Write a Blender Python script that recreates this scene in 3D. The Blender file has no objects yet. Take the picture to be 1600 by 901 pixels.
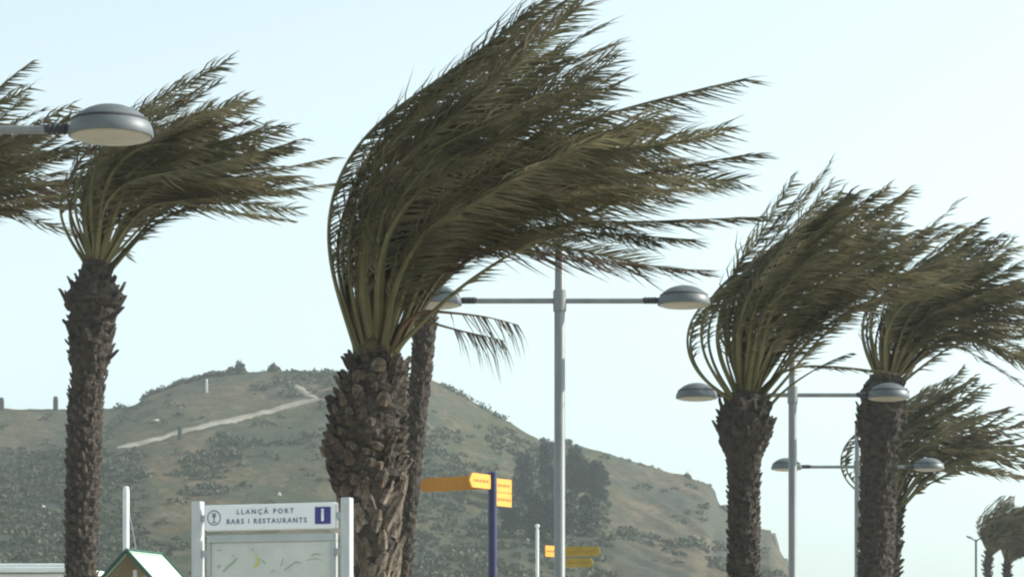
import bpy, math, random
import numpy as np
from mathutils import Vector, Matrix, noise

R = math.radians
SC = bpy.context.scene
COL = SC.collection
rng = np.random.default_rng(11)
random.seed(5)

# ------------------------------------------------------------------ camera
F = 4000.0            # focal length in pixels of the 1600 px wide photograph
HZ = 1050.0           # row of the horizon (below the frame: the lens is raised)
EYE = 1.6
cam_d = bpy.data.cameras.new('camera')
cam_d.sensor_width = 36.0
cam_d.lens = F / 1600.0 * 36.0
cam_d.shift_y = (HZ - 450.5) / 1600.0
cam_d.clip_start = 0.1
cam_d.clip_end = 6000.0
cam = bpy.data.objects.new('camera', cam_d)
cam.location = (0, 0, EYE)
cam.rotation_euler = (R(90), 0, 0)
COL.objects.link(cam)
SC.camera = cam

# ------------------------------------------------------------------ sky, sun, exposure
SUN_EL, SUN_AZ = R(32), R(80)        # azimuth from +Y (view direction) towards +X
world = bpy.data.worlds.new('World')
SC.world = world
world.use_nodes = True
wn, wl = world.node_tree.nodes, world.node_tree.links
wn.clear()
sky = wn.new('ShaderNodeTexSky')
sky.sky_type = 'NISHITA'
sky.sun_disc = False
sky.sun_elevation = SUN_EL
sky.sun_rotation = SUN_AZ
sky.air_density = 1.0
sky.dust_density = 1.6
sky.ozone_density = 2.0
hs = wn.new('ShaderNodeHueSaturation')
hs.inputs['Saturation'].default_value = 0.26
tint = wn.new('ShaderNodeMix')
tint.data_type = 'RGBA'
tint.blend_type = 'MULTIPLY'
tint.inputs['Factor'].default_value = 1.0
tint.inputs['B'].default_value = (0.865, 1.0, 0.985, 1)
bg = wn.new('ShaderNodeBackground')
bg.inputs['Strength'].default_value = 0.135
wo = wn.new('ShaderNodeOutputWorld')
wl.new(sky.outputs[0], hs.inputs['Color'])
wl.new(hs.outputs[0], tint.inputs['A'])
wl.new(tint.outputs['Result'], bg.inputs['Color'])
wl.new(bg.outputs[0], wo.inputs['Surface'])

sun_d = bpy.data.lights.new('sun', 'SUN')
sun_d.energy = 3.8
sun_d.angle = R(0.6)
sun_d.color = (1.0, 0.965, 0.90)
sun = bpy.data.objects.new('sun', sun_d)
sdir = Vector((math.cos(SUN_EL) * math.sin(SUN_AZ), math.cos(SUN_EL) * math.cos(SUN_AZ), math.sin(SUN_EL)))
sun.rotation_euler = sdir.to_track_quat('Z', 'Y').to_euler()
sun.location = (60, 10, 80)
COL.objects.link(sun)

SC.view_settings.view_transform = 'Standard'
SC.view_settings.look = 'None'
SC.view_settings.gamma = 1.0
SC.view_settings.use_curve_mapping = False
SC.view_settings.exposure = 0.86
SC.render.engine = 'CYCLES'
SC.cycles.max_bounces = 4
SC.cycles.transparent_max_bounces = 8
SC.cycles.volume_bounces = 0
SC.cycles.filter_width = 2.2


# ------------------------------------------------------------------ helpers
def at(px, py, D):
    return Vector(((px - 800.0) * D / F, D, EYE + (HZ - py) * D / F))


def tag(o, label=None, cat=None, group=None, kind=None):
    if label: o['label'] = label
    if cat: o['category'] = cat
    if group: o['group'] = group
    if kind: o['kind'] = kind
    return o


def link(name, data, parent=None):
    o = bpy.data.objects.new(name, data)
    COL.objects.link(o)
    if parent is not None:
        o.parent = parent
    return o


def empty(name, loc, rz=0.0):
    o = link(name, None)
    o.location = loc
    o.rotation_euler = (0, 0, rz)
    o.empty_display_size = 0.3
    return o


def mesh(name, V, Fc, mats, parent=None, mi=None, smooth=False):
    me = bpy.data.meshes.new(name)
    me.from_pydata([tuple(v) for v in V], [], [tuple(f) for f in Fc])
    for m in (mats if isinstance(mats, (list, tuple)) else [mats]):
        me.materials.append(m)
    if mi is not None:
        me.polygons.foreach_set('material_index', np.asarray(mi, dtype=np.int32))
    if smooth:
        me.polygons.foreach_set('use_smooth', np.ones(len(me.polygons), dtype=bool))
    me.update()
    return link(name, me, parent)


class MB:
    def __init__(self):
        self.V, self.F = [], []

    def add(self, V, Fc):
        n = len(self.V)
        self.V += [tuple(v) for v in V]
        self.F += [tuple(i + n for i in f) for f in Fc]
        return self

    def box(self, x0, x1, y0, y1, z0, z1, b=0.0, M=None):
        """box with chamfered edges when b > 0"""
        if b <= 0:
            V = [(x, y, z) for z in (z0, z1) for y in (y0, y1) for x in (x0, x1)]
            Fc = [(0, 2, 3, 1), (4, 5, 7, 6), (0, 1, 5, 4), (2, 6, 7, 3), (0, 4, 6, 2), (1, 3, 7, 5)]
        else:
            V, idx = [], {}
            for zi, z in enumerate((z0, z1)):
                for yi, y in enumerate((y0, y1)):
                    for xi, x in enumerate((x0, x1)):
                        sx, sy, sz = (1, -1)[xi], (1, -1)[yi], (1, -1)[zi]
                        idx[xi, yi, zi, 'x'] = len(V); V.append((x, y + sy * b, z + sz * b))
                        idx[xi, yi, zi, 'y'] = len(V); V.append((x + sx * b, y, z + sz * b))
                        idx[xi, yi, zi, 'z'] = len(V); V.append((x + sx * b, y + sy * b, z))
            Fc = []
            for a in (0, 1):
                Fc.append([idx[a, 0, 0, 'x'], idx[a, 1, 0, 'x'], idx[a, 1, 1, 'x'], idx[a, 0, 1, 'x']])
                Fc.append([idx[0, a, 0, 'y'], idx[1, a, 0, 'y'], idx[1, a, 1, 'y'], idx[0, a, 1, 'y']])
                Fc.append([idx[0, 0, a, 'z'], idx[1, 0, a, 'z'], idx[1, 1, a, 'z'], idx[0, 1, a, 'z']])
                for c in (0, 1):
                    Fc.append([idx[0, a, c, 'y'], idx[1, a, c, 'y'], idx[1, a, c, 'z'], idx[0, a, c, 'z']])
                    Fc.append([idx[a, 0, c, 'x'], idx[a, 1, c, 'x'], idx[a, 1, c, 'z'], idx[a, 0, c, 'z']])
                    Fc.append([idx[a, c, 0, 'x'], idx[a, c, 1, 'x'], idx[a, c, 1, 'y'], idx[a, c, 0, 'y']])
            for k in range(8):
                x, y, z = k & 1, k >> 1 & 1, k >> 2
                Fc.append([idx[x, y, z, 'x'], idx[x, y, z, 'y'], idx[x, y, z, 'z']])
            cen = Vector(((x0 + x1) / 2, (y0 + y1) / 2, (z0 + z1) / 2))
            for f in Fc:
                p = [Vector(V[i]) for i in f]
                nrm = (p[1] - p[0]).cross(p[2] - p[0])
                if nrm.dot(sum(p, Vector()) / len(p) - cen) < 0:
                    f.reverse()
        if M is not None:
            V = [M @ Vector(v) for v in V]
        return self.add(V, Fc)

    def lathe(self, prof, n=24, M=None, caps=True):
        """prof: list of (radius, z)"""
        V, Fc = [], []
        for r, z in prof:
            for k in range(n):
                a = 2 * math.pi * k / n
                V.append(Vector((r * math.cos(a), r * math.sin(a), z)))
        for i in range(len(prof) - 1):
            for k in range(n):
                k2 = (k + 1) % n
                Fc.append((i * n + k, i * n + k2, (i + 1) * n + k2, (i + 1) * n + k))
        if caps:
            Fc.append(tuple(range(n - 1, -1, -1)))
            Fc.append(tuple((len(prof) - 1) * n + k for k in range(n)))
        if M is not None:
            V = [M @ v for v in V]
        return self.add(V, Fc)

    def tube(self, pts, rad, n=8):
        pts = [Vector(p) for p in pts]
        V, Fc = [], []
        for i, p in enumerate(pts):
            t = (pts[min(i + 1, len(pts) - 1)] - pts[max(i - 1, 0)]).normalized()
            ref = Vector((0, 0, 1)) if abs(t.z) < 0.9 else Vector((1, 0, 0))
            u = t.cross(ref).normalized()
            v = u.cross(t)
            r = rad[i] if isinstance(rad, (list, tuple)) else rad
            for k in range(n):
                a = 2 * math.pi * k / n
                V.append(p + u * (r * math.cos(a)) + v * (r * math.sin(a)))
        for i in range(len(pts) - 1):
            for k in range(n):
                k2 = (k + 1) % n
                Fc.append((i * n + k, (i + 1) * n + k, (i + 1) * n + k2, i * n + k2))
        Fc.append(tuple(range(n)))
        Fc.append(tuple((len(pts) - 1) * n + k for k in range(n - 1, -1, -1)))
        return self.add(V, Fc)

    def build(self, name, mat, parent=None, smooth=False):
        o = mesh(name, self.V, self.F, mat, parent, smooth=False)
        if smooth:
            me = o.data
            me.polygons.foreach_set('use_smooth', np.ones(len(me.polygons), dtype=bool))
            me.set_sharp_from_angle(angle=R(40))
        return o


# ------------------------------------------------------------------ materials
def material(name):
    m = bpy.data.materials.new(name)
    m.use_nodes = True
    nt = m.node_tree
    return m, nt.nodes, nt.links, nt.nodes['Principled BSDF']


def mottled(name, c1, c2, scale=6.0, rough=0.8, bump=0.0, bscale=None, metal=0.0, per_object=0.0, detail=6.0, stretch=(1, 1, 1), spec=0.3, c3=None, scale3=1.0):
    m, N, L, b = material(name)
    tc = N.new('ShaderNodeTexCoord')
    mp = N.new('ShaderNodeMapping')
    mp.inputs['Scale'].default_value = stretch
    L.new(tc.outputs['Object'], mp.inputs['Vector'])
    nz = N.new('ShaderNodeTexNoise')
    nz.inputs['Scale'].default_value = scale
    nz.inputs['Detail'].default_value = detail
    nz.inputs['Roughness'].default_value = 0.62
    L.new(mp.outputs[0], nz.inputs['Vector'])
    rp = N.new('ShaderNodeValToRGB')
    rp.color_ramp.elements[0].position = 0.36
    rp.color_ramp.elements[1].position = 0.66
    rp.color_ramp.elements[0].color = (*c1, 1)
    rp.color_ramp.elements[1].color = (*c2, 1)
    L.new(nz.outputs['Fac'], rp.inputs['Fac'])
    out = rp.outputs['Color']
    if c3 is not None:
        n3 = N.new('ShaderNodeTexNoise')
        n3.inputs['Scale'].default_value = scale3
        n3.inputs['Detail'].default_value = 5.0
        L.new(tc.outputs['Object'], n3.inputs['Vector'])
        r3 = N.new('ShaderNodeValToRGB')
        r3.color_ramp.elements[0].position = 0.47
        r3.color_ramp.elements[1].position = 0.62
        L.new(n3.outputs['Fac'], r3.inputs['Fac'])
        mx = N.new('ShaderNodeMix')
        mx.data_type = 'RGBA'
        L.new(r3.outputs['Color'], mx.inputs['Factor'])
        L.new(out, mx.inputs['A'])
        mx.inputs['B'].default_value = (*c3, 1)
        out = mx.outputs['Result']
    if per_object:
        oi = N.new('ShaderNodeObjectInfo')
        mr = N.new('ShaderNodeMapRange')
        mr.inputs['To Min'].default_value = 1.0 - per_object
        mr.inputs['To Max'].default_value = 1.0 + per_object
        L.new(oi.outputs['Random'], mr.inputs['Value'])
        h = N.new('ShaderNodeHueSaturation')
        L.new(mr.outputs[0], h.inputs['Value'])
        L.new(out, h.inputs['Color'])
        out = h.outputs[0]
    L.new(out, b.inputs['Base Color'])
    b.inputs['Roughness'].default_value = rough
    b.inputs['Metallic'].default_value = metal
    b.inputs['Specular IOR Level'].default_value = spec
    if bump:
        nb = N.new('ShaderNodeTexNoise')
        nb.inputs['Scale'].default_value = bscale or scale * 3
        nb.inputs['Detail'].default_value = 8
        L.new(mp.outputs[0], nb.inputs['Vector'])
        bp = N.new('ShaderNodeBump')
        bp.inputs['Strength'].default_value = bump
        bp.inputs['Distance'].default_value = 0.05
        L.new(nb.outputs['Fac'], bp.inputs['Height'])
        L.new(bp.outputs[0], b.inputs['Normal'])
    return m


def leafy(name, c1, c2, scale=3.0, trans=0.3, per_object=0.2, rough=0.55):
    m, N, L, b = material(name)
    tc = N.new('ShaderNodeTexCoord')
    nz = N.new('ShaderNodeTexNoise')
    nz.inputs['Scale'].default_value = scale
    nz.inputs['Detail'].default_value = 4
    L.new(tc.outputs['Object'], nz.inputs['Vector'])
    rp = N.new('ShaderNodeValToRGB')
    rp.color_ramp.elements[0].position = 0.35
    rp.color_ramp.elements[1].position = 0.68
    rp.color_ramp.elements[0].color = (*c1, 1)
    rp.color_ramp.elements[1].color = (*c2, 1)
    L.new(nz.outputs['Fac'], rp.inputs['Fac'])
    oi = N.new('ShaderNodeObjectInfo')
    mr = N.new('ShaderNodeMapRange')
    mr.inputs['To Min'].default_value = 1.0 - per_object
    mr.inputs['To Max'].default_value = 1.0 + per_object
    L.new(oi.outputs['Random'], mr.inputs['Value'])
    h = N.new('ShaderNodeHueSaturation')
    L.new(mr.outputs[0], h.inputs['Value'])
    L.new(rp.outputs['Color'], h.inputs['Color'])
    L.new(h.outputs[0], b.inputs['Base Color'])
    b.inputs['Roughness'].default_value = rough
    b.inputs['Specular IOR Level'].default_value = 0.25
    tr = N.new('ShaderNodeBsdfTranslucent')
    L.new(h.outputs[0], tr.inputs['Color'])
    mx = N.new('ShaderNodeMixShader')
    mx.inputs['Fac'].default_value = trans
    L.new(b.outputs[0], mx.inputs[1])
    L.new(tr.outputs[0], mx.inputs[2])
    L.new(mx.outputs[0], N['Material Output'].inputs['Surface'])
    return m


M = {}
M['leaflet'] = leafy('palm leaflet', (0.076, 0.072, 0.037), (0.180, 0.155, 0.090), 2.2, 0.40, 0.42)
M['leaflet_dry'] = leafy('dry palm leaflet', (0.080, 0.056, 0.036), (0.13, 0.098, 0.062), 2.2, 0.3, 0.2)
M['rachis'] = mottled('palm leaf stalk', (0.085, 0.078, 0.030), (0.15, 0.13, 0.060), 2.5, 0.6, per_object=0.2)
M['rachis_dry'] = mottled('dry palm leaf stalk', (0.10, 0.065, 0.035), (0.16, 0.11, 0.06), 2.5, 0.7)
M['bark'] = mottled('palm bark', (0.030, 0.024, 0.020), (0.080, 0.066, 0.052), 9, 0.95, 0.8, 30, stretch=(1, 1, 1.6))
M['leaf_base'] = mottled('old leaf base', (0.034, 0.028, 0.023), (0.135, 0.110, 0.084), 14, 0.95, 0.6, 40, per_object=0.55, c3=(0.14, 0.085, 0.05), scale3=0.9)
M['leaf_base_pale'] = mottled('weathered leaf scar', (0.075, 0.054, 0.040), (0.26, 0.215, 0.165), 14, 0.95, 0.6, 40, per_object=0.3)
M['leaf_base_dark'] = mottled('dark leaf base', (0.030, 0.025, 0.021), (0.084, 0.068, 0.054), 12, 0.95, 0.6, 40, per_object=0.35)
M['fibre'] = mottled('palm crown fibre', (0.06, 0.045, 0.024), (0.11, 0.085, 0.045), 12, 0.9, 0.6, 40)
M['lamp_grey'] = mottled('painted lamp metal', (0.080, 0.094, 0.100), (0.110, 0.125, 0.130), 3, 0.5, spec=0.5)
M['pole_grey'] = mottled('galvanised pole', (0.165, 0.175, 0.172), (0.225, 0.235, 0.23), 5, 0.45, metal=0.25, stretch=(1, 1, 0.3), spec=0.5)
M['lens'] = mottled('lamp diffuser', (0.33, 0.30, 0.22), (0.42, 0.38, 0.29), 5, 0.4)
M['dark_rubber'] = mottled('dark coupling', (0.03, 0.032, 0.035), (0.05, 0.05, 0.055), 8, 0.7)
M['aluminium'] = mottled('aluminium', (0.40, 0.415, 0.42), (0.52, 0.535, 0.535), 7, 0.45, metal=0.2, stretch=(1, 1, 0.4), spec=0.5)
M['sign_white'] = mottled('sign white enamel', (0.74, 0.76, 0.77), (0.80, 0.815, 0.82), 4, 0.5)
M['map_paper'] = mottled('faded map sheet', (0.48, 0.50, 0.465), (0.58, 0.60, 0.56), 5, 0.45, c3=(0.50, 0.53, 0.47), scale3=2.5)
M['map_green'] = mottled('map print green grey', (0.28, 0.34, 0.27), (0.34, 0.38, 0.29), 8, 0.6)
M['map_yellow'] = mottled('map print yellow', (0.50, 0.47, 0.12), (0.55, 0.5, 0.16), 8, 0.6)
M['frame_grey'] = mottled('board frame grey', (0.36, 0.39, 0.38), (0.43, 0.46, 0.45), 5, 0.5)
M['ink_blue'] = mottled('sign ink blue', (0.13, 0.14, 0.22), (0.17, 0.18, 0.27), 9, 0.6)
M['info_blue'] = mottled('information blue', (0.045, 0.04, 0.20), (0.06, 0.055, 0.24), 9, 0.5)
M['navy'] = mottled('navy paint', (0.012, 0.015, 0.065), (0.018, 0.022, 0.085), 5, 0.4, spec=0.5)
M['blade_yellow'] = mottled('yellow sign paint', (0.70, 0.32, 0.045), (0.76, 0.37, 0.06), 5, 0.45)
M['blade_orange_shade'] = mottled('shade-darkened orange sign paint', (0.38, 0.16, 0.018), (0.43, 0.19, 0.024), 5, 0.45)  # arms turned from the sun: their shade is put into this colour
M['blade_yellow_shade'] = mottled('shade-darkened yellow sign paint', (0.30, 0.21, 0.03), (0.38, 0.27, 0.04), 5, 0.5)  # darkened yellow, shade of the far arms' sunless faces painted in
M['blade_ink'] = mottled('brown sign print', (0.30, 0.15, 0.02), (0.36, 0.18, 0.03), 9, 0.6)
M['pole_white'] = mottled('white pole paint', (0.60, 0.64, 0.62), (0.70, 0.73, 0.71), 5, 0.5)
M['roof_green'] = mottled('pale green roof sheet', (0.36, 0.52, 0.42), (0.42, 0.58, 0.48), 4, 0.5)
M['trim_green'] = mottled('dark green trim', (0.02, 0.06, 0.045), (0.03, 0.08, 0.06), 6, 0.5)
M['wood'] = mottled('weathered soffit timber', (0.16, 0.13, 0.07), (0.23, 0.19, 0.11), 6, 0.8, stretch=(1, 6, 1))
M['white_wall'] = mottled('white render', (0.62, 0.66, 0.65), (0.72, 0.75, 0.74), 2.5, 0.8, 0.2, 20)
M['paving'] = mottled('promenade paving', (0.30, 0.28, 0.25), (0.40, 0.38, 0.34), 0.6, 0.9, 0.2, 6)
M['path'] = mottled('pale dirt track', (0.15, 0.138, 0.110), (0.235, 0.215, 0.175), 0.35, 0.95)
M['scrub'] = leafy('hillside scrub', (0.042, 0.052, 0.030), (0.072, 0.076, 0.045), 0.12, 0.15, 0.1, 0.7)
M['conifer'] = leafy('conifer needles', (0.028, 0.040, 0.032), (0.048, 0.060, 0.047), 0.5, 0.1, 0.12, 0.7)
M['tree_bark'] = mottled('tree bark', (0.07, 0.055, 0.04), (0.12, 0.1, 0.08), 2, 0.95)
M['rock'] = mottled('pale rock', (0.30, 0.27, 0.23), (0.48, 0.45, 0.40), 1.2, 0.95, 0.5, 3)
M['rock_dark'] = mottled('weathered rock', (0.055, 0.056, 0.052), (0.10, 0.095, 0.085), 0.35, 0.95, 0.6, 1.2)
M['post_dark'] = mottled('dark weathered timber', (0.035, 0.032, 0.028), (0.06, 0.055, 0.05), 3, 0.9)

# hillside: dry grass, green patches, bare brown earth
m, N, L, b = material('hillside')
tc = N.new('ShaderNodeTexCoord')


def noise_ramp(scale, p0, p1, stretch=(1, 1, 1), detail=6.0):
    mp = N.new('ShaderNodeMapping')
    mp.inputs['Scale'].default_value = stretch
    L.new(tc.outputs['Object'], mp.inputs['Vector'])
    nz = N.new('ShaderNodeTexNoise')
    nz.inputs['Scale'].default_value = scale
    nz.inputs['Detail'].default_value = detail
    nz.inputs['Roughness'].default_value = 0.65
    L.new(mp.outputs[0], nz.inputs['Vector'])
    rp = N.new('ShaderNodeMapRange')
    rp.inputs['From Min'].default_value = p0
    rp.inputs['From Max'].default_value = p1
    L.new(nz.outputs['Fac'], rp.inputs['Value'])
    return rp.outputs[0]


def mixc(fac, a, bcol):
    mx = N.new('ShaderNodeMix')
    mx.data_type = 'RGBA'
    L.new(fac, mx.inputs['Factor'])
    for s, v in (('A', a), ('B', bcol)):
        if isinstance(v, tuple):
            mx.inputs[s].default_value = (*v, 1)
        else:
            L.new(v, mx.inputs[s])
    return mx.outputs['Result']


c = mixc(noise_ramp(0.045, 0.42, 0.60, (1, 0.35, 1)), (0.050, 0.054, 0.029), (0.122, 0.092, 0.055))
c = mixc(noise_ramp(0.11, 0.50, 0.64, (1, 0.4, 1)), c, (0.043, 0.054, 0.038))
c = mixc(noise_ramp(0.32, 0.52, 0.66, (1, 0.4, 1)), c, (0.135, 0.112, 0.080))
c = mixc(noise_ramp(0.9, 0.50, 0.64, (1, 0.5, 1)), c, (0.036, 0.047, 0.033))
c = mixc(noise_ramp(0.05, 0.50, 0.60, (1, 0.3, 1)), c, (0.046, 0.056, 0.038))
vc = N.new('ShaderNodeVertexColor')
vc.layer_name = 'ground_cover'
sep = N.new('ShaderNodeSeparateColor')
L.new(vc.outputs['Color'], sep.inputs[0])
earth = mixc(noise_ramp(0.22, 0.40, 0.62, (1, 0.4, 2.2)), (0.070, 0.058, 0.040), (0.140, 0.110, 0.074))
earth = mixc(noise_ramp(0.7, 0.50, 0.64, (1, 0.5, 1.5)), earth, (0.052, 0.056, 0.045))
earth = mixc(noise_ramp(0.09, 0.48, 0.60, (1, 0.3, 1.0)), earth, (0.060, 0.068, 0.054))
c = mixc(sep.outputs[0], c, earth)                       # bare eroded earth
green = mixc(noise_ramp(0.25, 0.40, 0.65, (1, 0.4, 1)), (0.038, 0.048, 0.034), (0.058, 0.062, 0.043))
c = mixc(sep.outputs[1], c, green)                       # dense low macchia
L.new(c, b.inputs['Base Color'])
nb = N.new('ShaderNodeTexNoise')
nb.inputs['Scale'].default_value = 0.45
nb.inputs['Detail'].default_value = 8
nb.inputs['Roughness'].default_value = 0.7
L.new(tc.outputs['Object'], nb.inputs['Vector'])
bp = N.new('ShaderNodeBump')
bp.inputs['Strength'].default_value = 0.8
bp.inputs['Distance'].default_value = 0.9
L.new(nb.outputs['Fac'], bp.inputs['Height'])
L.new(bp.outputs[0], b.inputs['Normal'])
b.inputs['Roughness'].default_value = 1.0
b.inputs['Specular IOR Level'].default_value = 0.05
M['hill'] = m

# ------------------------------------------------------------------ ground and hill
g = 4200.0
tag(mesh('ground', [(-g, -g, 0), (g, -g, 0), (g, g, 0), (-g, g, 0)], [(0, 1, 2, 3)], M['paving']), kind='structure')

YR, Y0 = 420.0, 205.0
SIL = [(-700, 720), (-300, 655), (-60, 637), (0, 637), (60, 639), (110, 639), (170, 638), (210, 634), (228, 622), (245, 612), (265, 606), (285, 598),
       (305, 593), (335, 586), (365, 582), (430, 579), (500, 580), (560, 581), (640, 588), (672, 592), (690, 600), (715, 612), (745, 630),
       (775, 648), (805, 664), (830, 680), (850, 689), (900, 694), (935, 704), (965, 713), (1000, 723), (1040, 735), (1075, 744),
       (1095, 751), (1112, 759), (1120, 768), (1123, 788), (1140, 801), (1160, 812), (1185, 823), (1206, 828), (1212, 850), (1222, 868), (1230, 878), (1238, 905),
       (1262, 960), (1300, 1020), (1340, 1050), (1500, 1052)]
SX = np.array([(p - 800.0) * YR / F for p, q in SIL])
SZ = np.array([EYE + (HZ - q) * YR / F for p, q in SIL])
SKEW = 0.10


def fbm(x, y, z=0.0, o=4):
    return noise.fractal(Vector((x, y, z)), 1.0, 2.1, o, noise_basis='PERLIN_ORIGINAL')


def terrain(x, y):
    xs = x + SKEW * (YR - y)
    jag = 0.7 * fbm(xs * 0.25, y * 0.05, 3.0, 3) if xs > 20 else 0.0
    H = float(np.interp(xs + jag, SX, SZ))
    if y <= YR:
        t = min(1.0, (YR - y) / (YR - Y0))
        k = 1.0 - t
        prof = k ** 1.15
        z = H * prof
        amp = min(1.0, t * 5) * k
        z += amp * (3.2 * fbm(x * 0.018, y * 0.011, 1.0) + 1.1 * fbm(x * 0.07, y * 0.05, 7.0))
        z += 0.25 * fbm(x * 0.35, y * 0.3, 9.0, 3) * min(1.0, H / 8)
        # gullies on the eroded nose
        if xs > 8:
            w = min(1.0, (xs - 8) / 12) * min(1, t * 4) * k
            z += w * 1.6 * abs(fbm(x * 0.16 + 0.05 * y, y * 0.02, 5.0, 3))
    else:
        t = (y - YR) / 130.0
        z = H * max(0.0, 1 - t) ** 1.4
        z += 0.25 * fbm(x * 0.35, y * 0.3, 9.0, 3) * min(1.0, H / 8)
    return max(z, -0.5)


def hit(px, py, y_from=215.0, y_to=YR - 0.5):
    """first point of the hillside seen along the line of sight through a photo pixel"""
    y = y_from
    while y < y_to:
        p = at(px, py, y)
        if terrain(p.x, y) >= p.z:
            return Vector((p.x, y, terrain(p.x, y)))
        y += 0.6
    p = at(px, py, y_to)
    return Vector((p.x, y_to, terrain(p.x, y_to)))


xs = np.concatenate([np.linspace(-170, -92, 60), np.linspace(-91, 60, 300)])
ys = np.concatenate([np.linspace(Y0 - 4, YR - 30, 110), np.linspace(YR - 29, YR, 40), np.linspace(YR + 4, YR + 135, 22)])
V, cov = [], []
for y in ys:
    for x in xs:
        z = terrain(float(x), float(y))
        V.append((float(x), float(y), z))
        px = 800 + x * F / y
        py = HZ - (z - EYE) * F / y
        n1 = fbm(x * 0.05, y * 0.03, 21.0) * 60
        e = min(1.0, max(0.0, (px + n1 - 930) / 60.0)) * 0.9                       # eroded bluff
        e = max(e, min(1.0, max(0.0, 1 - abs(px + n1 - 90) / 120)) * min(1, max(0, (705 - py + n1 * 0.1) / 10)) * 0.6)
        e = max(e, 0.55 * min(1.0, max(0.0, (645 - py - n1 * 0.3) / 20.0)))
        gr = min(1.0, max(0.0, (py + n1 * 0.2 - 705) / 14.0)) * min(1.0, max(0.0, (240 - px + n1) / 80))
        gr = max(gr, 0.55 * min(1.0, max(0.0, 1 - abs(px + n1 - 450) / 190)) * min(1.0, max(0.0, 1 - abs(py + n1 * .2 - 700) / 50)))
        gr = max(gr, 0.8 * min(1.0, max(0.0, 1 - abs(px + n1 - 780) / 140)) * min(1.0, max(0.0, (py + n1 * .3 - 790) / 30)))
        cov.append((e, gr, 0, 1))
nx = len(xs)
Fc = [(j * nx + i, j * nx + i + 1, (j + 1) * nx + i + 1, (j + 1) * nx + i) for j in range(len(ys) - 1) for i in range(nx - 1)]
hill = mesh('hill', V, Fc, M['hill'], smooth=True)
tag(hill, kind='structure')
ca = hill.data.color_attributes.new('ground_cover', 'FLOAT_COLOR', 'POINT')
ca.data.foreach_set('color', np.asarray(cov, dtype=np.float32).ravel())


def ribbon(name, pix, w, mat, lift=0.12):
    pts = []
    for (a, b2) in zip(pix[:-1], pix[1:]):
        for k in range(10):
            f = k / 10
            pts.append((a[0] + (b2[0] - a[0]) * f, a[1] + (b2[1] - a[1]) * f))
    pts.append(pix[-1])
    C = [hit(*p) for p in pts]
    # smooth the course
    for _ in range(6):
        C = [C[0]] + [(C[i - 1] + C[i] * 2 + C[i + 1]) / 4 for i in range(1, len(C) - 1)] + [C[-1]]
    V, Fc = [], []
    m_ = 5
    for i, p in enumerate(C):
        t = (C[min(i + 1, len(C) - 1)] - C[max(i - 1, 0)])
        s = Vector((t.y, -t.x, 0)).normalized()
        ww = w * (0.7 + 0.6 * random.random()) * min(1.0, 0.25 + 0.12 * i)
        for k in range(m_):
            q = p + s * (ww * (k / (m_ - 1) - 0.5))
            V.append((q.x, q.y, terrain(q.x, q.y) + lift + (0.12 if 0 < k < m_ - 1 else -0.3)))
    for i in range(len(C) - 1):
        for k in range(m_ - 1):
            Fc.append((i * m_ + k, i * m_ + k + 1, (i + 1) * m_ + k + 1, (i + 1) * m_ + k))
    return tag(mesh(name, V, Fc, mat, smooth=True), kind='structure')


ribbon('path', [(182, 702), (230, 690), (282, 676), (340, 662), (400, 648), (450, 635), (478, 628), (500, 627)], 2.5, M['path'], 0.12)
ribbon('path', [(497, 627), (478, 616), (462, 604), (450, 598)], 2.2, M['path'], 0.15)


# scrub: small leaf clumps, far too many to count
def clump_cloud(cent, rad, hgt, n, size, flat=0.5):
    """n small triangles spread through a half ellipsoid"""
    u = rng.normal(size=(n, 3))
    u /= np.linalg.norm(u, axis=1)[:, None]
    u *= (0.55 + 0.45 * rng.random(n))[:, None]
    u[:, 2] = np.abs(u[:, 2])
    P = np.array(cent) + u * np.array([rad, rad, hgt])
    a = rng.normal(size=(n, 3)); a /= np.linalg.norm(a, axis=1)[:, None]
    b_ = rng.normal(size=(n, 3)); b_ /= np.linalg.norm(b_, axis=1)[:, None]
    s = size * (0.6 + 0.8 * rng.random(n))[:, None]
    return P, a * s, b_ * s


def tri_mesh(name, chunks, mat, parent=None):
    P = np.concatenate([c_[0] for c_ in chunks]); A = np.concatenate([c_[1] for c_ in chunks]); B = np.concatenate([c_[2] for c_ in chunks])
    n = len(P)
    V = np.empty((n * 4, 3)); V[0::4] = P - A * .5; V[1::4] = P + B * .5; V[2::4] = P + A * .5; V[3::4] = P - B * .5
    me = bpy.data.meshes.new(name)
    me.vertices.add(n * 4); me.vertices.foreach_set('co', V.ravel())
    me.loops.add(n * 4); me.loops.foreach_set('vertex_index', np.arange(n * 4, dtype=np.int32))
    me.polygons.add(n); me.polygons.foreach_set('loop_start', np.arange(0, n * 4, 4, dtype=np.int32))
    me.materials.append(mat)
    me.update(calc_edges=True); me.validate()
    return link(name, me, parent)


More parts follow.
